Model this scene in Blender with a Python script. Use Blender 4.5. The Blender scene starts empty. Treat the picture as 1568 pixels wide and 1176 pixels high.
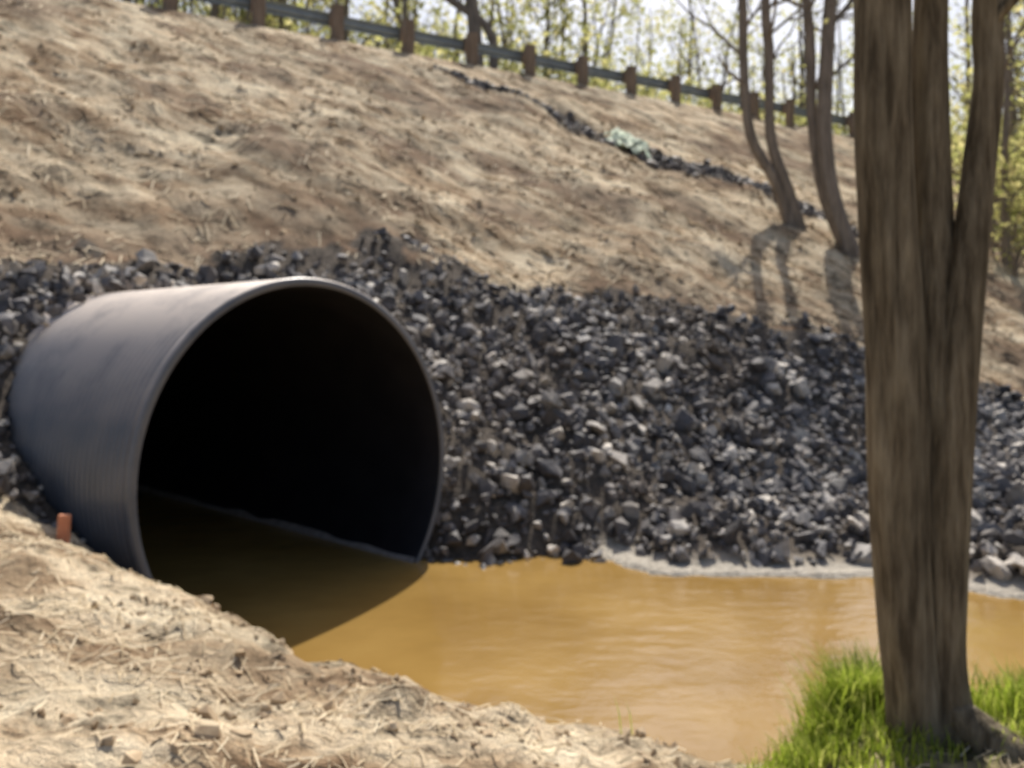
import bpy, math, random
import numpy as np
from mathutils import Vector
R0=np.random.RandomState(7); random.seed(7)
C=2.3; F=1506.0
scene=bpy.context.scene
# ---------------------------------------------------------------- helpers
def mesh_obj(name,verts,faces,mats=(),smooth=False,parent=None,matidx=None):
    me=bpy.data.meshes.new(name)
    me.from_pydata([tuple(map(float,v)) for v in verts],[],[tuple(int(i) for i in f) for f in faces])
    for m in mats: me.materials.append(m)
    if matidx is not None: me.polygons.foreach_set('material_index',np.array(matidx,dtype=np.int32))
    if smooth: me.polygons.foreach_set('use_smooth',np.ones(len(me.polygons),dtype=bool))
    me.update()
    ob=bpy.data.objects.new(name,me); scene.collection.objects.link(ob)
    if parent: ob.parent=parent
    return ob
def hash2(ix,iy,seed):
    h=(ix.astype(np.int64)*374761393+iy.astype(np.int64)*668265263+seed*2147483647)&0xffffffff
    h=((h^(h>>13))*1274126177)&0xffffffff
    h=(h^(h>>16))
    return (h&0xffff)/32767.5-1.0
def vn(x,y,seed=0):
    x=np.asarray(x,float);y=np.asarray(y,float)
    ix=np.floor(x);iy=np.floor(y);fx=x-ix;fy=y-iy
    fx=fx*fx*(3-2*fx);fy=fy*fy*(3-2*fy)
    a=hash2(ix,iy,seed);b=hash2(ix+1,iy,seed);c=hash2(ix,iy+1,seed);d=hash2(ix+1,iy+1,seed)
    return (a*(1-fx)+b*fx)*(1-fy)+(c*(1-fx)+d*fx)*fy
def fbm(x,y,seed=0,o=3):
    r=0;a=1;
    for i in range(o):
        r=r+a*vn(x*2**i+17*i,y*2**i-9*i,seed+i);a*=.5
    return r/1.6
def sst(a,b,x):
    t=np.clip((x-a)/(b-a),0,1);return t*t*(3-2*t)
def smax(a,b,k): 
    return .5*(a+b+np.sqrt((a-b)**2+k*k))
# ---------------------------------------------------------------- materials
def newmat(name,rough=.9,spec=.3):
    m=bpy.data.materials.new(name);m.use_nodes=True
    nt=m.node_tree;b=nt.nodes['Principled BSDF']
    b.inputs['Roughness'].default_value=rough
    b.inputs['Specular IOR Level'].default_value=spec
    return m,nt,b
def noise(nt,vec,scale,detail=4,rough=.6):
    n=nt.nodes.new('ShaderNodeTexNoise');n.inputs['Scale'].default_value=scale
    n.inputs['Detail'].default_value=detail;n.inputs['Roughness'].default_value=rough
    if vec: nt.links.new(vec,n.inputs['Vector'])
    return n.outputs['Fac']
def ramp(nt,fac,stops):
    r=nt.nodes.new('ShaderNodeValToRGB');e=r.color_ramp.elements
    while len(e)<len(stops): e.new(.5)
    for i,(p,c) in enumerate(stops):
        e[i].position=p;e[i].color=(c[0],c[1],c[2],1) if not isinstance(c,(int,float)) else (c,c,c,1)
    nt.links.new(fac,r.inputs[0]);return r.outputs[0]
def mix(nt,fac,a,b,bt='MIX'):
    m=nt.nodes.new('ShaderNodeMix');m.data_type='RGBA';m.blend_type=bt
    for s,v in ((m.inputs[0],fac),(m.inputs[6],a),(m.inputs[7],b)):
        if isinstance(v,(int,float)): s.default_value=v
        elif isinstance(v,tuple): s.default_value=(v[0],v[1],v[2],1)
        else: nt.links.new(v,s)
    return m.outputs[2]
def bump(nt,b,h,strength,dist):
    n=nt.nodes.new('ShaderNodeBump');n.inputs['Strength'].default_value=strength;n.inputs['Distance'].default_value=dist
    nt.links.new(h,n.inputs['Height']);nt.links.new(n.outputs[0],b.inputs['Normal'])
def objvec(nt,scale=(1,1,1)):
    tc=nt.nodes.new('ShaderNodeTexCoord');mp=nt.nodes.new('ShaderNodeMapping')
    mp.inputs['Scale'].default_value=scale
    nt.links.new(tc.outputs['Object'],mp.inputs[0]);return mp.outputs[0]
def island(nt):
    return nt.nodes.new('ShaderNodeNewGeometry').outputs['Random Per Island']
def simple(name,c1,c2,scale=8,rough=.85,spec=.3,bs=.3,bd=.01,stretch=(1,1,1),isl=False):
    m,nt,b=newmat(name,rough,spec);v=objvec(nt,stretch)
    f=noise(nt,v,scale)
    col=ramp(nt,f,[(.3,c1),(.7,c2)])
    if isl:
        k=ramp(nt,island(nt),[(0,.7),(1,1.3)])
        col=mix(nt,1.0,col,k,'MULTIPLY')
    nt.links.new(col,b.inputs['Base Color']);bump(nt,b,f,bs,bd);return m
# terrain
mt,nt,b=newmat('ground_soil',.95,.15);v=objvec(nt)
n1=noise(nt,v,.45,5,.6);n2=noise(nt,v,2.8,6,.65);n3=noise(nt,v,20,5,.7)
vs=objvec(nt,(1,2.0,1.6));n4=noise(nt,vs,.9,7,.66)
c=ramp(nt,n4,[(.35,(.24,.155,.09)),(.44,(.44,.32,.20)),(.52,(.67,.54,.37)),(.64,(.82,.70,.50))])
c=mix(nt,1.0,c,ramp(nt,n1,[(.38,.72),(.58,1.12)]),'MULTIPLY')
c=mix(nt,1.0,c,ramp(nt,n2,[(.36,.30),(.47,1.0),(.75,1.15)]),'MULTIPLY')
c=mix(nt,1.0,c,ramp(nt,n3,[(.33,.6),(.5,1.0),(.75,1.15)]),'MULTIPLY')
at=nt.nodes.new('ShaderNodeAttribute');at.attribute_name='mask'
sp=nt.nodes.new('ShaderNodeSeparateColor');nt.links.new(at.outputs['Color'],sp.inputs[0])
at2=nt.nodes.new('ShaderNodeAttribute');at2.attribute_name='mask2'
sp2=nt.nodes.new('ShaderNodeSeparateColor');nt.links.new(at2.outputs['Color'],sp2.inputs[0])
c=mix(nt,sp2.outputs[0],c,ramp(nt,n2,[(.35,(.09,.06,.04)),(.6,(.28,.185,.12))]))
g=ramp(nt,n3,[(.3,(.06,.053,.048)),(.7,(.20,.165,.13))])
c=mix(nt,sp.outputs[0],c,g)
c=mix(nt,sp.outputs[1],c,ramp(nt,n3,[(.3,(.40,.35,.28)),(.6,(.68,.62,.52))]))
c=mix(nt,sp.outputs[2],c,ramp(nt,n3,[(.3,(.06,.07,.02)),(.7,(.17,.15,.06))]))
nt.links.new(c,b.inputs['Base Color'])
ad=nt.nodes.new('ShaderNodeMath');nt.links.new(n2,ad.inputs[0]);nt.links.new(n3,ad.inputs[1])
bump(nt,b,ad.outputs[0],.9,.07)
mat_ground=mt
# rock
mt,nt,b=newmat('crushed_stone',.65,.4);v=objvec(nt)
f=noise(nt,v,14,5,.65);fl=noise(nt,v,.6,4,.6)
c=ramp(nt,island(nt),[(0,(.062,.057,.058)),(.4,(.14,.13,.13)),(.68,(.235,.22,.213)),(.85,(.42,.38,.33)),(1,(.78,.70,.60))])
c=mix(nt,1.0,c,ramp(nt,f,[(.3,.6),(.7,1.3)]),'MULTIPLY')
c=mix(nt,ramp(nt,fl,[(.47,0),(.65,.5)]),c,(.20,.155,.11))
nt.links.new(c,b.inputs['Base Color']);bump(nt,b,f,.5,.02);mat_rock=mt
mat_clod=simple('soil_clod',(.30,.21,.13),(.62,.49,.33),9,.95,.1,isl=True)
# straw
mt,nt,b=newmat('straw',.8,.2)
c=ramp(nt,island(nt),[(0,(.42,.32,.19)),(.4,(.62,.50,.33)),(1,(.80,.68,.48))])
nt.links.new(c,b.inputs['Base Color']);mat_straw=mt
# water
mt,nt,b=newmat('muddy_water',.08,.5);b.inputs['IOR'].default_value=1.6;v=objvec(nt)
f=noise(nt,v,.8,4,.5)
c=ramp(nt,f,[(.35,(.28,.165,.045)),(.65,(.37,.23,.07))])
nt.links.new(c,b.inputs['Base Color'])
f2=noise(nt,objvec(nt,(1,1.6,1)),3.0,5,.55);bump(nt,b,f2,.2,.05);mat_water=mt
# pipe
mt,nt,b=newmat('black_polyethylene',.42,.7);v=objvec(nt)
f=noise(nt,v,2.2,6,.65)
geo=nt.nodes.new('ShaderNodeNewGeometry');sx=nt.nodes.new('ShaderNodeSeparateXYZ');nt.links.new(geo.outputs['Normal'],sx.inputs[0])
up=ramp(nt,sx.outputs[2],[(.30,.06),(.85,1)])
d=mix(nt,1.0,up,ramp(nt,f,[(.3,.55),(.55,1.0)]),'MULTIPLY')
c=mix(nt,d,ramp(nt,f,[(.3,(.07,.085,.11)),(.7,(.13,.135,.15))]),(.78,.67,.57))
nt.links.new(c,b.inputs['Base Color'])
rr=ramp(nt,f,[(.3,.28),(.7,.5)]);nt.links.new(rr,b.inputs['Roughness'])
bump(nt,b,f,.1,.02);mat_pipe=mt
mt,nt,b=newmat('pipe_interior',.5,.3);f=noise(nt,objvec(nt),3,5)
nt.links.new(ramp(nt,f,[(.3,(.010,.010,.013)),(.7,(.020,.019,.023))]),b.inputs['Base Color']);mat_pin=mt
mat_silt=simple('silt_line',(.22,.20,.19),(.36,.33,.31),14,.9,.2)
# bark with vertical furrows
mt,nt,b=newmat('bark',.95,.1)
fa=noise(nt,objvec(nt,(1,1,.11)),30,5,.6);fb=noise(nt,objvec(nt,(1,1,.5)),5,5,.6)
c=ramp(nt,fa,[(.35,(.095,.075,.05)),(.5,(.19,.155,.105)),(.7,(.29,.245,.17))])
c=mix(nt,1.0,c,ramp(nt,fb,[(.3,.65),(.65,1.2)]),'MULTIPLY')
nt.links.new(c,b.inputs['Base Color']);bump(nt,b,fa,.9,.03);mat_bark=mt
mat_bark2=simple('hazed_grey_bark',(.16,.135,.11),(.32,.27,.22),9,.95,.1,.5,.02,(1,1,.2))  # bark of the farther trees, its colour lightened to stand in for haze
mat_post=simple('weathered_timber',(.18,.135,.10),(.32,.25,.19),12,.9,.2,.4,.01,(1,1,.2))
mat_steel=simple('galvanised_steel',(.22,.26,.28),(.34,.39,.41),3,.5,.5,.05,.005)
mat_orange=simple('orange_stake_paint',(.70,.25,.12),(.85,.38,.22),12,.7,.3)
mat_asph=simple('asphalt',(.04,.04,.042),(.065,.065,.065),30,.9,.2)
mat_cloth=simple('green_geotextile',(.34,.44,.32),(.60,.64,.50),6,.8,.2,.6,.03)
def leafmat(name,cols,tr=.5):
    m=bpy.data.materials.new(name);m.use_nodes=True;nt=m.node_tree;b=nt.nodes['Principled BSDF']
    b.inputs['Roughness'].default_value=.6;b.inputs['Specular IOR Level'].default_value=.2
    c=ramp(nt,island(nt),cols);nt.links.new(c,b.inputs['Base Color'])
    t=nt.nodes.new('ShaderNodeBsdfTranslucent');nt.links.new(c,t.inputs[0])
    mx=nt.nodes.new('ShaderNodeMixShader');mx.inputs[0].default_value=tr
    nt.links.new(b.outputs[0],mx.inputs[1]);nt.links.new(t.outputs[0],mx.inputs[2])
    nt.links.new(mx.outputs[0],nt.nodes['Material Output'].inputs[0]);return m
mat_grass=leafmat('grass_blade',[(0,(.17,.24,.025)),(.6,(.42,.52,.06)),(1,(.66,.66,.20))],.6)
mat_leaf=leafmat('spring_leaf',[(0,(.28,.30,.10)),(.5,(.60,.60,.22)),(1,(.80,.72,.34))],.6)
# ---------------------------------------------------------------- terrain height
pool=[(-2.45,6.45),(-2.9,7.6),(-2.0,8.9),(-1.0,8.75),(-.65,8.5),(-.3,8.5),(.3,8.62),(.85,8.5),(1.15,8.05),(2.0,8.0),(2.9,8.0),(3.9,7.35),(6,6.9),(14,4),
      (14,1.5),(7,3.7),(4,4.7),(2.7,4.75),(1.8,4.6),(1.4,4.5),(1.0,4.5),(.35,4.8),(-.2,4.98),(-.85,5.2),(-1.3,5.55),(-1.9,6.0)]
def pooldist(x,y):
    P=np.array(pool);best=np.full(x.shape,1e9);ins=np.zeros(x.shape,bool)
    for i in range(len(P)):
        a=P[i];b=P[(i+1)%len(P)];e=b-a
        tt=np.clip(((x-a[0])*e[0]+(y-a[1])*e[1])/(e@e),0,1)
        best=np.minimum(best,np.hypot(x-a[0]-tt*e[0],y-a[1]-tt*e[1]))
        cond=((a[1]>y)!=(b[1]>y))
        with np.errstate(divide='ignore',invalid='ignore'):
            xi=(b[0]-a[0])*(y-a[1])/(b[1]-a[1]+1e-12)+a[0]
        ins^=cond&(x<xi)
    return np.where(ins,-best,best)
NX,NY=.63,-.777; TX,TY=.777,.63
def st(x,y): return (x+7)*NX+(y-20)*NY,(x+7)*TX+(y-20)*TY
def sbound(x,y): 
    return np.interp(x,[-12,-5.1,-1.75,1.1,5.45,8.3,14],[9.2,9.2,9.0,10.0,11.8,13.0,14.2])+.5*fbm(x*.8,y*.8,31)+.25*vn(x*3.1,y*3.1,35)
def H(x,y):
    x=np.asarray(x,float);y=np.asarray(y,float)
    s,t=st(x,y)
    ze=8.1-.5786*np.maximum(s,0)
    ze=ze-.25*sst(-12,-30,s)
    slopey=sst(0.2,2.5,s)
    ze=ze+slopey*(.26*fbm(x*.35,y*.35,3)+.15*fbm(x*1.1,y*1.1,5))
    far=smax(ze,.2,.25)
    nz=np.interp(x,[-8,-3,-1.2,0,1,1.5,2.2,6],[1.0,.93,.87,.75,.60,.64,.66,.7])+.10*fbm(x*.7,y*.7,8)
    sig=1/(1+np.exp(-(7.0-y-.25*np.maximum(x,0))/.16))
    land=smax(far,nz*sig,.08)
    d=pooldist(x,y)+.09*fbm(x*2.3,y*2.3,12)
    isnear=sig>.5
    wd=np.where(isnear,np.interp(x,[-2.2,-1.2,-.2,1.0,1.4],[.28,.40,.70,.66,.30]),.55)
    z=np.where(d>0,land*(1-np.exp(-np.maximum(d,0)/wd)),np.maximum(-.6,.8*d))
    sh=((x>.7)&(x<4.2)&(y>7.0))*sst(.62,.12,d)*(d>0)
    z=z*(1-sh)+sh*(.03+.015*fbm(x*5,y*5,90))
    det=sst(.03,.3,d)*(s>.3)
    amp=np.where(isnear,1.25,1.1)
    near=np.exp(-np.maximum(0,y-14)/10)
    z=z+det*amp*(.07*fbm(x*1.9,y*1.9,21)+near*.055*np.abs(fbm(x*4.3,y*4.3,23))+near*.022*fbm(x*13,y*13,24))*(1-sh)
    return z
def rockmask(x,y):
    s,t=st(x,y);d=pooldist(x,y)
    m=(s>sbound(x,y))&(d>-.28)&(y>6.75-.28*np.maximum(x,0))&(x>-11)&(x<14)
    m&=~((x>.8)&(x<4.1)&(d<.24+.12*fbm(x*2.5,y*2.5,66)))
    return m|(swale(x,y)>.5)
def swale(x,y):
    yc=np.interp(x,[-1.6,2.5,6.2,9],[23.0,22.6,21.9,20.8])+.25*fbm(x*.8,y*0,40)
    w=.36+.34*fbm(x*1.3,y*0,41)
    return ((np.abs(y-yc)<w)&(x>-1.8)&(x<9.5)).astype(float)
# pipe frame
PR=1.5;ph=.93;pc=Vector((-1.557,7.6,ph))
ax=Vector((-math.sin(math.radians(50)),math.cos(math.radians(50)),-.04)).normalized()
lat=Vector((math.cos(math.radians(50)),math.sin(math.radians(50)),0)).normalized()
upv=lat.cross(-ax).normalized()
if upv.z<0: upv=-upv
def piperad(x,y,z):
    dx=x-pc.x;dy=y-pc.y;dz=z-pc.z
    L=dx*ax.x+dy*ax.y+dz*ax.z
    a=dx*lat.x+dy*lat.y;bb=dx*upv.x+dy*upv.y+dz*upv.z
    return L,np.hypot(a,bb)
def axis(segs):
    o=[segs[0][0]]
    for a,b_,st_ in segs:
        n=max(1,int(round((b_-a)/st_)));o+=list(a+(b_-a)*(np.arange(1,n+1)/n))
    return np.array(o)
xs=axis([(-600,-60,90),(-60,-14,4),(-14,-7,.3),(-7,6,.06),(6,12,.15),(12,30,1),(30,80,5),(80,700,100)])
ys=axis([(-120,-10,20),(-10,1,1),(1,9.5,.055),(9.5,17,.09),(17,32,.2),(32,60,2),(60,1000,90)])
X,Y=np.meshgrid(xs,ys);Z=H(X,Y)
nx,ny=len(xs),len(ys)
L_,rd=piperad(X,Y,Z);inp=(L_>-.03)&(rd<PR-.02)&(L_<24)
idx=np.arange(nx*ny).reshape(ny,nx)
a=idx[:-1,:-1];b_=idx[:-1,1:];c_=idx[1:,1:];d_=idx[1:,:-1]
bad=inp[:-1,:-1]|inp[:-1,1:]|inp[1:,1:]|inp[1:,:-1]
q=np.stack([a,b_,c_,d_],-1)[~bad]
gnd=mesh_obj('ground',np.stack([X,Y,Z],-1).reshape(-1,3),q,[mat_ground],True)
S,T=st(X,Y);D=pooldist(X,Y)
rm=(((S>sbound(X,Y)-.05)&(Y>6.8-.28*np.maximum(X,0))&(D>-.6)&(X>-12)&(X<15))|(swale(X,Y)>.5)).astype(float)
pale=(((X>.7)&(X<4.3)&(Y>6.9))*sst(.42,.2,D)*(D>-.2)).astype(float)
rm=rm*(1-pale)
gr=np.exp(-(((X-1.6)/.8)**2+((Y-3.9)/.6)**2)**2)*.9
gr=np.maximum(gr,sst(-8,-14,S))
col=np.stack([rm,pale,gr,np.ones_like(rm)],-1).reshape(-1,4)
ca=gnd.data.color_attributes.new('mask','FLOAT_COLOR','POINT');ca.data.foreach_set('color',col.ravel())
sb=sbound(X,Y)
brown=np.exp(-np.maximum(0,sb-S)/1.1)*sst(-.3,.25,fbm(X*.55+3,Y*.55,51))*(Y>7.5)*.95
brown=np.maximum(brown,.7*sst(.08,.42,fbm(X*.6,Y*.9,53))*(S>1))
wet=np.exp(-np.maximum(D,0)/.12)*(Y<7)*.7
brown=np.clip(np.maximum(brown,wet),0,1)
ca=gnd.data.color_attributes.new('mask2','FLOAT_COLOR','POINT');ca.data.foreach_set('color',np.stack([brown,brown,brown,np.ones_like(brown)],-1).ravel())
# water
wx=np.linspace(-9,16,60);wy=np.linspace(.8,14,40);WX,WY=np.meshgrid(wx,wy)
wi=np.arange(len(wx)*len(wy)).reshape(len(wy),len(wx))
mesh_obj('water',np.stack([WX,WY,WX*0],-1).reshape(-1,3),np.stack([wi[:-1,:-1],wi[:-1,1:],wi[1:,1:],wi[1:,:-1]],-1).reshape(-1,4),[mat_water],True)
# ---------------------------------------------------------------- stones
import bmesh
def hull(seed,n=13,flat=.75):
    r=np.random.RandomState(seed);bm=bmesh.new()
    for i in range(n):
        p=r.normal(size=3);p/=np.linalg.norm(p);p*=r.uniform(.8,1.05);bm.verts.new((p[0],p[1]*r.uniform(.7,1),p[2]*flat))
    res=bmesh.ops.convex_hull(bm,input=bm.verts)
    junk=[e for e in res['geom_interior'] if isinstance(e,bmesh.types.BMVert)]
    if junk: bmesh.ops.delete(bm,geom=junk,context='VERTS')
    bmesh.ops.triangulate(bm,faces=bm.faces)
    bm.verts.index_update()
    V=np.array([v.co[:] for v in bm.verts]);Fc=np.array([[v.index for v in f.verts] for f in bm.faces]);bm.free();return V,Fc
hulls=[hull(i,14) for i in range(16)]
def rotm(r):
    q=r.normal(size=4);q/=np.linalg.norm(q);w,x,y,z=q
    return np.array([[1-2*(y*y+z*z),2*(x*y-z*w),2*(x*z+y*w)],[2*(x*y+z*w),1-2*(x*x+z*z),2*(y*z-x*w)],[2*(x*z-y*w),2*(y*z+x*w),1-2*(x*x+y*y)]])
def scatter(name,pts,sizes,mat,sink=.2):
    VV=[];FF=[];o=0
    for (x,y,z),sz in zip(pts,sizes):
        V,Fc=hulls[R0.randint(16)];W=(V*np.array([1,R0.uniform(.6,1),R0.uniform(.6,1)]))@rotm(R0).T*sz
        VV.append(W+np.array([x,y,z+sz*(.5-sink)]));FF.append(Fc+o);o+=len(V)
    return mesh_obj(name,np.concatenate(VV),np.concatenate(FF),[mat])
n=76000
px=R0.uniform(-10,13,n);py=R0.uniform(4.5,24,n)
k=rockmask(px,py);px=px[k];py=py[k]
# thin the upper edge so that stones peter out into the soil
k=(R0.rand(len(px))<.2+.8*sst(-.1,1.3,st(px,py)[0]-sbound(px,py)))|(py>20);px=px[k];py=py[k]
pz=H(px,py);L_,rd=piperad(px,py,pz)
sz=np.clip(R0.lognormal(math.log(.057),.52,len(px)),.025,.18)
k=~((L_>-.2)&(rd<PR+sz*.8));px,py,pz,sz=px[k],py[k],pz[k],sz[k]
scatter('riprap_stones',zip(px,py,pz+R0.uniform(-.03,.07,len(px))*(py<18)),sz,mat_rock,.35)
print('stones',len(px))
cp=[];cs=[]
for i in range(1000):
    Ld=R0.uniform(2.3,4.4);th=R0.uniform(-.1,math.pi+.5)
    rr_=PR+R0.uniform(.03,.2)
    p=pc+ax*Ld+lat*(rr_*math.cos(th))+upv*(rr_*math.sin(th))
    hz=float(H(p.x,p.y))
    if p.z<hz+.4 and p.z>hz-.3: cp.append((p.x,p.y,p.z));cs.append(R0.uniform(.04,.11))
if cp: scatter('riprap_collar_stones',cp,cs,mat_rock,.5)
# clods
px=np.concatenate([R0.uniform(-6,3.5,9000),R0.uniform(-9,10,11000)]);py=np.concatenate([R0.uniform(1.8,7,9000),R0.uniform(8,26,11000)])
d=pooldist(px,py);s,t=st(px,py)
k=(~rockmask(px,py))&(d>.05)&(s>.5)&(fbm(px*1.3,py*1.3,77)>-.1)&~((px>.6)&(py>6)&(d<.8));px,py=px[k],py[k]
pz=H(px,py);L_,rd=piperad(px,py,pz);k=rd>PR+.05;px,py,pz=px[k],py[k],pz[k]
sz=np.clip(R0.lognormal(math.log(.016),.6,len(px)),.006,.06)*np.clip(py/8,1,1.7)
scatter('soil_clods',zip(px,py,pz),sz,mat_clod,.55)
# straw fibres
n1_,n2_=24000,24000
px=np.concatenate([R0.uniform(-5,3,n1_),R0.uniform(-10,12,n2_)]);py=np.concatenate([R0.uniform(1.7,6.9,n1_),R0.uniform(8,26,n2_)])
d=pooldist(px,py);s,t=st(px,py)
k=(s<sbound(px,py)+.1)|(py<6.8);k&=(d>.08)&(s>.4)&(swale(px,py)<.5)&(fbm(px*1.1,py*1.6,55)+.3*R0.randn(len(px))>-.05)
px,py=px[k],py[k];ln=R0.uniform(.02,.075,len(px))*np.clip(py/6,1,1.6);wd=R0.uniform(.0014,.003,len(px))*np.clip(py/4,1,3.5)
an=R0.uniform(0,math.pi,len(px));dx=np.cos(an)*ln;dy=np.sin(an)*ln
za=H(px-dx,py-dy)+R0.uniform(.002,.012,len(px));zb=H(px+dx,py+dy)+R0.uniform(.002,.012,len(px))
zm=np.maximum(H(px,py)+.004,(za+zb)/2)
ox=-np.sin(an)*wd;oy=np.cos(an)*wd
Pm=[]
for (ux,uy,uz) in ((px-dx,py-dy,za),(px,py,zm),(px+dx,py+dy,zb)):
    Pm.append(np.stack([ux-ox,uy-oy,uz],-1));Pm.append(np.stack([ux+ox,uy+oy,uz+wd],-1))
V=np.stack(Pm,1);m=len(px);base=np.arange(m)[:,None]*6
Fq=np.concatenate([base+np.array([[0,2,3,1]]),base+np.array([[2,4,5,3]])])
mesh_obj('straw_mulch',V.reshape(-1,3),Fq,[mat_straw])
# ---------------------------------------------------------------- culvert pipe
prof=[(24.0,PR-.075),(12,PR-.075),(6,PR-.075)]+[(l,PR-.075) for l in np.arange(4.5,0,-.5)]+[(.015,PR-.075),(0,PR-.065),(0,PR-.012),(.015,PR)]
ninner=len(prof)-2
pitch=.075
for l in np.arange(.06,5.2,pitch/6): prof.append((l,PR-.009+.009*math.cos((l-.06)/pitch*2*math.pi)))
prof.append((24,PR-.01))
NS=112;VV=[];FF=[];mi=[]
for (l,r) in prof:
    for j in range(NS):
        th=2*math.pi*j/NS;p=pc+ax*l+lat*(r*math.cos(th))+upv*(r*math.sin(th));VV.append(p[:])
for i in range(len(prof)-1):
    for j in range(NS):
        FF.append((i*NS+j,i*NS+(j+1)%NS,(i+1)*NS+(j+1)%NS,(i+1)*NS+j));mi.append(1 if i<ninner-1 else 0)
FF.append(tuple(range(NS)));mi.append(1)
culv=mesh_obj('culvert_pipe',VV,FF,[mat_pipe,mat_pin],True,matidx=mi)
# silt tide line on the inner wall just above the water
VV=[];FF=[]
ls=np.linspace(.01,5,80)
for i,l in enumerate(ls):
    for hgt in (-.03,.045+.02*float(vn(np.array(l*3),np.array(0.),5))):
        r=PR-.08;cz=pc.z+ax.z*l
        sv=max(-1,min(1,(hgt-cz)/(r*upv.z)));th=math.asin(sv)
        p=pc+ax*l+lat*(r*math.cos(th))+upv*(r*sv);VV.append(p[:])
for i in range(len(ls)-1): FF.append((2*i,2*i+1,2*i+3,2*i+2))
mesh_obj('silt_line',VV,FF,[mat_silt],parent=culv)
# ---------------------------------------------------------------- boxes / guardrail
def box(VV,FF,c,ex,ey,ez,hx,hy,hz):
    o=len(VV)
    for sx_ in(-1,1):
        for sy in(-1,1):
            for s3 in(-1,1): VV.append(tuple(Vector(c)+ex*hx*sx_+ey*hy*sy+ez*hz*s3))
    FF+= [tuple(o+i for i in f) for f in ((0,1,3,2),(4,6,7,5),(0,4,5,1),(2,3,7,6),(0,2,6,4),(1,5,7,3))]
tdir=Vector((TX,TY,0)).normalized();ndir=Vector((NX,NY,0)).normalized();zz=Vector((0,0,1))
gr_=bpy.data.objects.new('guardrail',None);scene.collection.objects.link(gr_)
VV=[];FF=[]
for kx in range(-7,24):
    p=Vector((-7,20,0))+tdir*(kx*1.93+.1)-ndir*.15
    z=float(H(p.x,p.y));tl=Vector((random.uniform(-.02,.02),random.uniform(-.02,.02),1)).normalized()
    box(VV,FF,(p.x,p.y,z+.15),tdir,ndir,tl,.12,.10,.68)
    box(VV,FF,(p.x-ndir.x*.18,p.y-ndir.y*.18,z+.55),tdir,ndir,tl,.075,.08,.18)
ob=mesh_obj('posts',VV,FF,[mat_post],parent=gr_)
pf=[(.0,-.155),(.02,-.15),(.075,-.10),(.075,-.07),(.01,-.02),(.01,.02),(.075,.07),(.075,.10),(.02,.15),(0,.155)]
VV=[];FF=[]
kk=np.arange(-14,48)
for a_ in kk:
    p=Vector((-7,20,0))+tdir*(a_*.965+.1)-ndir*.42
    z=8.1+.56+.015*math.sin(a_*.9)
    for (o1,h1) in pf: VV.append((p.x-ndir.x*o1,p.y-ndir.y*o1,z+h1))
m=len(pf)
for a_ in range(len(kk)-1):
    for j in range(m-1): FF.append((a_*m+j,a_*m+j+1,(a_+1)*m+j+1,(a_+1)*m+j))
ob=mesh_obj('w_beam',VV,FF,[mat_steel],parent=gr_)
sm=ob.modifiers.new('t','SOLIDIFY');sm.thickness=.006
# road
o=Vector((-7,20,0));VV=[]
for t_ in (-60,120):
    for s_ in (-1.4,-8.4): 
        p=o+tdir*t_+ndir*s_;VV.append((p.x,p.y,8.115))
mesh_obj('road',[VV[0],VV[1],VV[3],VV[2]],[(0,1,2,3)],[mat_asph])
# ---------------------------------------------------------------- trees
def tube(VV,FF,MI,pts,rad,ns=6,mi=0,lump=0,seed=0):
    o=len(VV);n=len(pts)
    for i in range(n):
        a_=pts[max(0,i-1)];b_=pts[min(n-1,i+1)];d=(b_-a_).normalized()
        u=d.cross(Vector((0,1,0)) if abs(d.y)<.9 else Vector((1,0,0))).normalized();w=d.cross(u)
        for j in range(ns):
            th=2*math.pi*j/ns;r=rad[i]
            if lump: r*=1+lump*float(vn(np.array(math.cos(th)*1.8+seed),np.array(math.sin(th)*1.8+pts[i].z*1.3+seed*3),seed))+lump*.4*float(vn(np.array(math.cos(th)*5.1),np.array(math.sin(th)*5.1+pts[i].z*1.2),seed+5))
            VV.append(tuple(pts[i]+u*(r*math.cos(th))+w*(r*math.sin(th))))
    for i in range(n-1):
        for j in range(ns): FF.append((o+i*ns+j,o+i*ns+(j+1)%ns,o+(i+1)*ns+(j+1)%ns,o+(i+1)*ns+j));MI.append(mi)
def spline(P,k):
    out=[];n=len(P)
    for i in range(n-1):
        p0=P[max(0,i-1)];p1=P[i];p2=P[i+1];p3=P[min(n-1,i+2)]
        for q_ in range(k):
            t=q_/k
            out.append([.5*((2*b)+(-a+c)*t+(2*a-5*b+4*c-d)*t*t+(-a+3*b-3*c+d)*t**3) for a,b,c,d in zip(p0,p1,p2,p3)])
    out.append(list(P[-1]));return out
def leafquad(VV,FF,MI,p,s,mi=1):
    o=len(VV);a=Vector(R0.normal(size=3)).normalized();b=a.cross(Vector(R0.normal(size=3))).normalized()
    VV+= [tuple(p-a*s),tuple(p+b*s*.5),tuple(p+a*s),tuple(p-b*s*.5)];FF.append((o,o+1,o+2,o+3));MI.append(mi)
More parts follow.
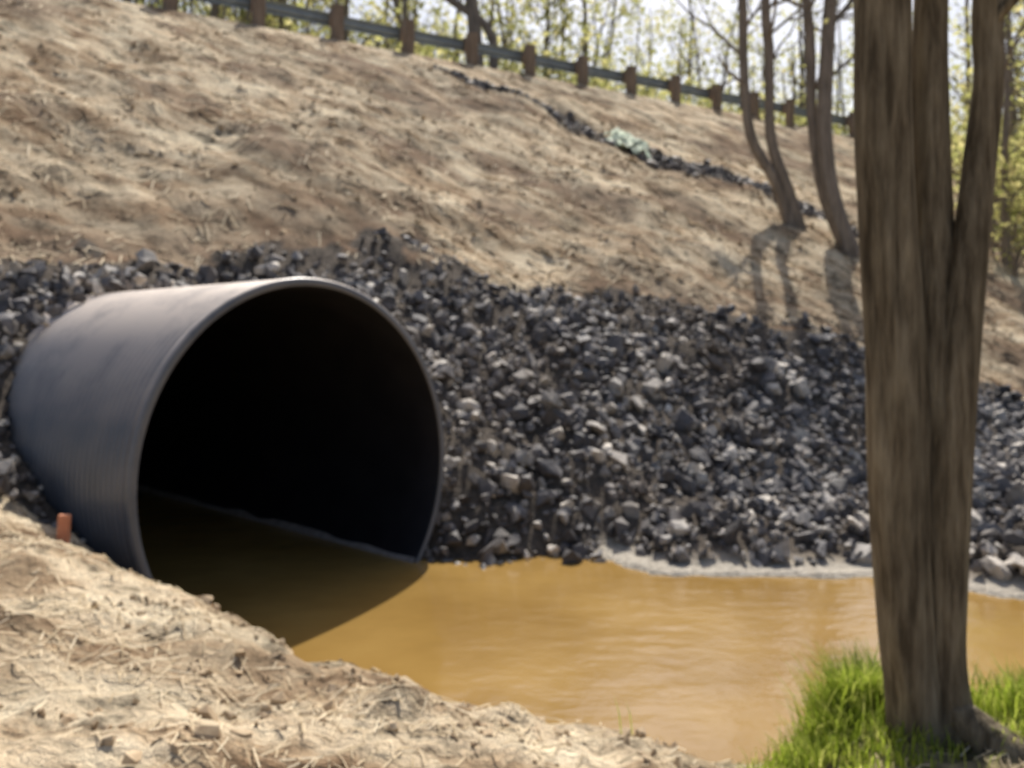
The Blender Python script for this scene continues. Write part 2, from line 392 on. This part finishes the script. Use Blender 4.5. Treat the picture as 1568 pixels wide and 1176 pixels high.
def grow(VV,FF,MI,p,d,ln,rad,depth,maxd,leaf,lsz,ns=4):
    n=4;pts=[p.copy()];rads=[rad];q_=p.copy();dd=d.copy()
    for i in range(n):
        dd=(dd+Vector(R0.normal(size=3))*.13+Vector((0,0,.07))).normalized()
        q_=q_+dd*(ln/n);pts.append(q_.copy());rads.append(rad*(1-.62*(i+1)/n))
    tube(VV,FF,MI,pts,rads,ns if depth<1 else 3)
    if depth<maxd:
        for c_ in range(3 if depth else 4):
            i=random.randint(1,n);dv=(dd+Vector(R0.normal(size=3))*.55+Vector((0,0,.2))).normalized()
            grow(VV,FF,MI,pts[i],dv,ln*random.uniform(.5,.75),rads[i]*.65,depth+1,maxd,leaf,lsz)
    else:
        for c_ in range(leaf): leafquad(VV,FF,MI,pts[random.randint(1,n)]+Vector(R0.normal(size=3))*.28,lsz*random.uniform(.6,1.3))
def bare_tree(VV,FF,MI,x,y,h,r,leaf=3,lsz=.09,lean=(0,0),pathpts=None,ns=7,maxd=2,brlow=.3):
    z0=float(H(x,y))-.15
    if pathpts is None:
        P=[];n=8;wx_=wy_=0
        for i in range(n+1):
            f=i/n;wx_+=R0.normal()*.16;wy_+=R0.normal()*.16
            P.append(Vector((x+lean[0]*f*h+wx_*f,y+lean[1]*f*h+wy_*f,z0+h*f)))
        RR=[r*(1.35 if i==0 else 1-.8*i/n) for i in range(n+1)]
    else: P,RR=pathpts
    tube(VV,FF,MI,P,RR,ns)
    n=len(P)
    for c_ in range(11):
        f=random.uniform(brlow,1);i=min(n-2,int(f*(n-1)));
        pp=P[i].lerp(P[i+1],random.random());an=random.uniform(0,6.28)
        dv=Vector((math.cos(an),math.sin(an),random.uniform(.4,1.3))).normalized()
        grow(VV,FF,MI,pp,dv,h*random.uniform(.14,.26)*(1.2-f*.5),max(.02,RR[i]*.45),1,maxd,leaf,lsz)
# distant woodland (set back from the road so that its shadow falls short of the slope)
VV=[];FF=[];MI=[]
cnt=0
while cnt<125:
    y=random.uniform(32,72);x=y*random.uniform(-.42,.62);s_=float((x+7)*NX+(y-20)*NY)
    if s_>-12.5 or s_<-50: continue
    cnt+=1
    bare_tree(VV,FF,MI,x,y,random.uniform(9,14),random.uniform(.09,.22)*(y/45)**.6,leaf=random.choice([4,7,11]),lsz=.17,lean=(random.uniform(-.1,.1),0),brlow=.08)
for i in range(30):
    t_=random.uniform(-30,75);s_=-random.uniform(14,45)
    p=o+tdir*t_+ndir*s_
    bare_tree(VV,FF,MI,p.x,p.y,random.uniform(8,13),random.uniform(.10,.22),leaf=5,lsz=.15,brlow=.1)
for i in range(40):
    x=random.uniform(9,28);y=random.uniform(22,44)
    if x/y<.42 : x=.45*y+random.random()*5
    bare_tree(VV,FF,MI,x,y,random.uniform(8,14),random.uniform(.08,.17),leaf=9,lsz=.13,brlow=.08)
cnt=0
while cnt<170:
    y=random.uniform(30,62);x=y*random.uniform(-.15,.62);s_=float((x+7)*NX+(y-20)*NY)
    if s_>-9.5 or s_<-34: continue
    cnt+=1;z=float(H(x,y))
    for k_ in range(4):
        grow(VV,FF,MI,Vector((x,y,z)),Vector((random.uniform(-.5,.5),random.uniform(-.5,.5),1)).normalized(),random.uniform(1.5,3.6),.03,1,2,13,.17)
for i in range(70):
    x=random.uniform(9.5,24);y=random.uniform(23,38)
    if x/y<.43 : x=.46*y+random.random()*4
    z=float(H(x,y))
    for k_ in range(4):
        grow(VV,FF,MI,Vector((x,y,z)),Vector((random.uniform(-.5,.5),random.uniform(-.5,.5),1)).normalized(),random.uniform(1,2.6),.03,1,2,11,.12)
mesh_obj('distant_woodland',VV,FF,[mat_bark2,mat_leaf],matidx=MI);print('woods faces',len(FF))
# mid-distance leaning trees
def pxp(u,v,Yd): return Vector(((u-784)/F*Yd,Yd,C+(450-v)/F*Yd))
def pathtree(name,pixpaths,Yd,mat=mat_bark2,h=9,leaf=3):
    VV=[];FF=[];MI=[]
    for path in pixpaths:
        P=[list(pxp(u,v,Yd+dy))+[r/F*Yd] for (u,v,r,dy) in path]
        P[0][2]=float(H(P[0][0],P[0][1]))-.3
        S_=spline(P,4);pts=[Vector(a[:3]) for a in S_];rr=[a[3] for a in S_]
        bare_tree(VV,FF,MI,pts[0].x,pts[0].y,h,rr[0],leaf=leaf,lsz=.07,pathpts=(pts,rr),brlow=.45)
    return mesh_obj(name,VV,FF,[mat,mat_leaf],matidx=MI)
pathtree('bare_tree',[[(1218,352,12,0),(1188,280,9,0),(1150,210,8,0),(1139,110,7,0),(1137,0,7,0),(1128,-150,5,0),(1140,-320,2,0)],
                      [(1228,352,13,0),(1205,290,10,0),(1180,210,8,0),(1178,100,7,0),(1172,0,7,0),(1180,-180,5,0),(1195,-360,2,0)]],20.6)
pathtree('bare_tree',[[(1312,372,16,0),(1275,305,13,0),(1262,200,12,0),(1266,90,11,0),(1272,0,10,0),(1290,-180,7,0),(1280,-380,3,0)],
                      [(1305,372,10,.2),(1262,300,9,.2),(1243,180,8,.2),(1240,60,8,.2),(1225,-80,6,.2),(1200,-260,2,.2)]],20.2)
pathtree('bare_tree',[[(738,130,12,0),(728,60,11,0),(722,0,10,0),(700,-120,8,0),(690,-250,3,0)],
                      [(742,130,9,0),(755,60,7,0),(690,0,6,0),(640,-40,5,0),(560,-170,2,0)]],33)
# the near multi-stemmed tree
VV=[];FF=[];MI=[];Yd=3.7
def stem(path,ns,lump,seed):
    P=[list(pxp(u,v,Yd+dy))+[r/F*Yd] for (u,v,r,dy) in path]
    S_=spline(P,7);pts=[Vector(a[:3]) for a in S_];rr=[a[3] for a in S_];tube(VV,FF,MI,pts,rr,ns,0,lump,seed);return pts,rr
a1=stem([(1435,1300,70,0),(1415,1170,50,0),(1400,1060,42,0),(1387,960,41,0),(1378,800,43,0),(1372,560,46,0),(1362,380,42,0),(1352,180,40,0),(1350,0,39,0),(1340,-300,36,0),(1310,-800,24,0),(1330,-1400,6,0)],30,.14,3)
a2=stem([(1470,1300,75,.05),(1450,1170,54,.05),(1434,1060,42,.05),(1428,960,43,.05),(1428,800,46,.04),(1426,560,45,.05),(1424,380,34,.06),(1422,180,29,.08),(1424,0,26,.1),(1440,-300,24,.2),(1470,-800,17,.4),(1460,-1300,5,.5)],28,.14,9)
a3=stem([(1520,1290,60,-.08),(1474,1170,44,-.05),(1446,1040,33,-.02),(1445,880,33,-.02),(1452,700,35,-.02),(1465,540,32,-.02),(1482,400,27,-.02),(1498,250,24,0),(1512,120,22,0),(1512,0,22,0),(1545,-300,20,-.1),(1640,-800,14,-.3),(1690,-1200,4,-.3)],24,.13,14)
for (u,v,r,dy,u2,dy2) in ((1460,1090,30,-.05,1640,-.3),(1400,1190,30,-.02,1345,-.2),(1455,1140,34,.1,1600,.2)):
    q0=pxp(u,v,Yd+dy);q1=pxp(u2,1180,Yd+dy2);q1.z=float(H(q1.x,q1.y))-.05;qm=q0.lerp(q1,.45)-Vector((0,0,.035))
    S_=spline([list(q0)+[.07],list(qm)+[.075],list(q1)+[.04]],6);tube(VV,FF,MI,[Vector(a[:3]) for a in S_],[a[3] for a in S_],14,0,.1,4)
for pts,rr in (a1,a2,a3):
    for c_ in range(7):
        i=random.randint(int(len(pts)*.72),len(pts)-2);an=random.uniform(0,6.28)
        grow(VV,FF,MI,pts[i],Vector((math.cos(an),math.sin(an),.9)).normalized(),random.uniform(.9,1.7),rr[i]*.5,1,2,3,.03)
mesh_obj('multi_stemmed_tree',VV,FF,[mat_bark,mat_leaf],True,matidx=MI)
# ---------------------------------------------------------------- grass
VV=[];FF=[]
def blades(cx,cy,rx,ry,n,l0,l1):
    for i in range(n):
        yield cx+R0.normal()*rx,cy+R0.normal()*ry,random.uniform(l0,l1)
allb=list(blades(1.43,4.12,.07,.08,1900,.15,.33))+list(blades(1.30,4.0,.06,.09,1000,.09,.22))+list(blades(1.15,3.86,.07,.09,600,.05,.14))+list(blades(1.02,3.7,.06,.08,250,.03,.09))+list(blades(1.35,3.6,.14,.12,500,.04,.11))+list(blades(2.06,4.0,.10,.13,1200,.10,.22))+list(blades(1.9,3.6,.10,.12,300,.05,.11))+list(blades(2.6,4.1,.3,.25,1300,.05,.15))+list(blades(3.8,4.0,.8,.3,1800,.06,.16))
bx=np.array([a[0] for a in allb]);by=np.array([a[1] for a in allb]);bz=H(bx,by);bd=pooldist(bx,by)
for (x,y,l),z,dd in zip(allb,bz,bd):
    if dd<.06: continue
    an=random.uniform(0,6.28);le=random.uniform(.2,.9)*l;w=random.uniform(.002,.0042)
    dx,dy=math.cos(an),math.sin(an);ox_,oy_=-dy*w,dx*w;o_=len(VV)
    VV+=[(x-ox_,y-oy_,z-.01),(x+ox_,y+oy_,z-.01),(x+dx*le*.35-ox_*.8,y+dy*le*.35-oy_*.8,z+l*.6),(x+dx*le*.35+ox_*.8,y+dy*le*.35+oy_*.8,z+l*.6),(x+dx*le,y+dy*le,z+l*.9)]
    FF+=[(o_,o_+1,o_+3,o_+2),(o_+2,o_+3,o_+4)]
mesh_obj('grass',VV,FF,[mat_grass])
# ---------------------------------------------------------------- stake
st_=pxp(97,835,6.25);zg=float(H(st_.x,st_.y));VV=[];FF=[]
top=pxp(97,788,6.25).z
ez=Vector((.05,0,1)).normalized();c0=(st_.x,st_.y,(top+zg-.1)/2)
box(VV,FF,c0,Vector((1,0,0)),Vector((0,1,0)),ez,.036,.02,(top-zg+.1)/2)
sk=mesh_obj('survey_stake',VV,FF,[mat_orange])
bv=sk.modifiers.new('b','BEVEL');bv.width=.004
gx,gy=2.65,22.6;VV=[];FF=[];g_n=14
for i in range(g_n):
    for j in range(g_n):
        x=gx+(i/(g_n-1)-.5)*.8+.12*math.sin(j*1.1);y=gy+(j/(g_n-1)-.5)*.8+.13*math.sin(i*1.3)
        VV.append((x,y,float(H(x,y))+.12+.16*float(fbm(np.array(x*4),np.array(y*4),4))))
for i in range(g_n-1):
    for j in range(g_n-1): FF.append((i*g_n+j,i*g_n+j+1,(i+1)*g_n+j+1,(i+1)*g_n+j))
mesh_obj('erosion_blanket',VV,FF,[mat_cloth],True)
# ---------------------------------------------------------------- light, world, camera
az=math.radians(10);el=math.radians(50)
w=bpy.data.worlds.new('World');scene.world=w;w.use_nodes=True;nt=w.node_tree
sky=nt.nodes.new('ShaderNodeTexSky');sky.sky_type='NISHITA';sky.sun_disc=False;sky.sun_elevation=el;sky.sun_rotation=az
sky.dust_density=3.5
nt.links.new(sky.outputs[0],nt.nodes['Background'].inputs[0]);nt.nodes['Background'].inputs[1].default_value=.12
ld=bpy.data.lights.new('sun','SUN');ld.energy=5.0;ld.angle=math.radians(.5);ld.color=(1,.95,.87)
lo=bpy.data.objects.new('sun',ld);scene.collection.objects.link(lo)
to=Vector((math.sin(az)*math.cos(el),math.cos(az)*math.cos(el),math.sin(el)))
lo.rotation_euler=to.to_track_quat('Z','Y').to_euler()
cd=bpy.data.cameras.new('camera');co=bpy.data.objects.new('camera',cd);scene.collection.objects.link(co)
co.location=(0,0,C);co.rotation_euler=(math.radians(90),0,0)
cd.sensor_width=36;cd.lens=36*F/1568;cd.shift_y=-138/1568
cd.clip_end=3000;cd.clip_start=.05
cd.dof.use_dof=True;cd.dof.focus_distance=.8;cd.dof.aperture_fstop=8.5
scene.camera=co
scene.view_settings.view_transform='Standard';scene.view_settings.look='None';scene.view_settings.exposure=0
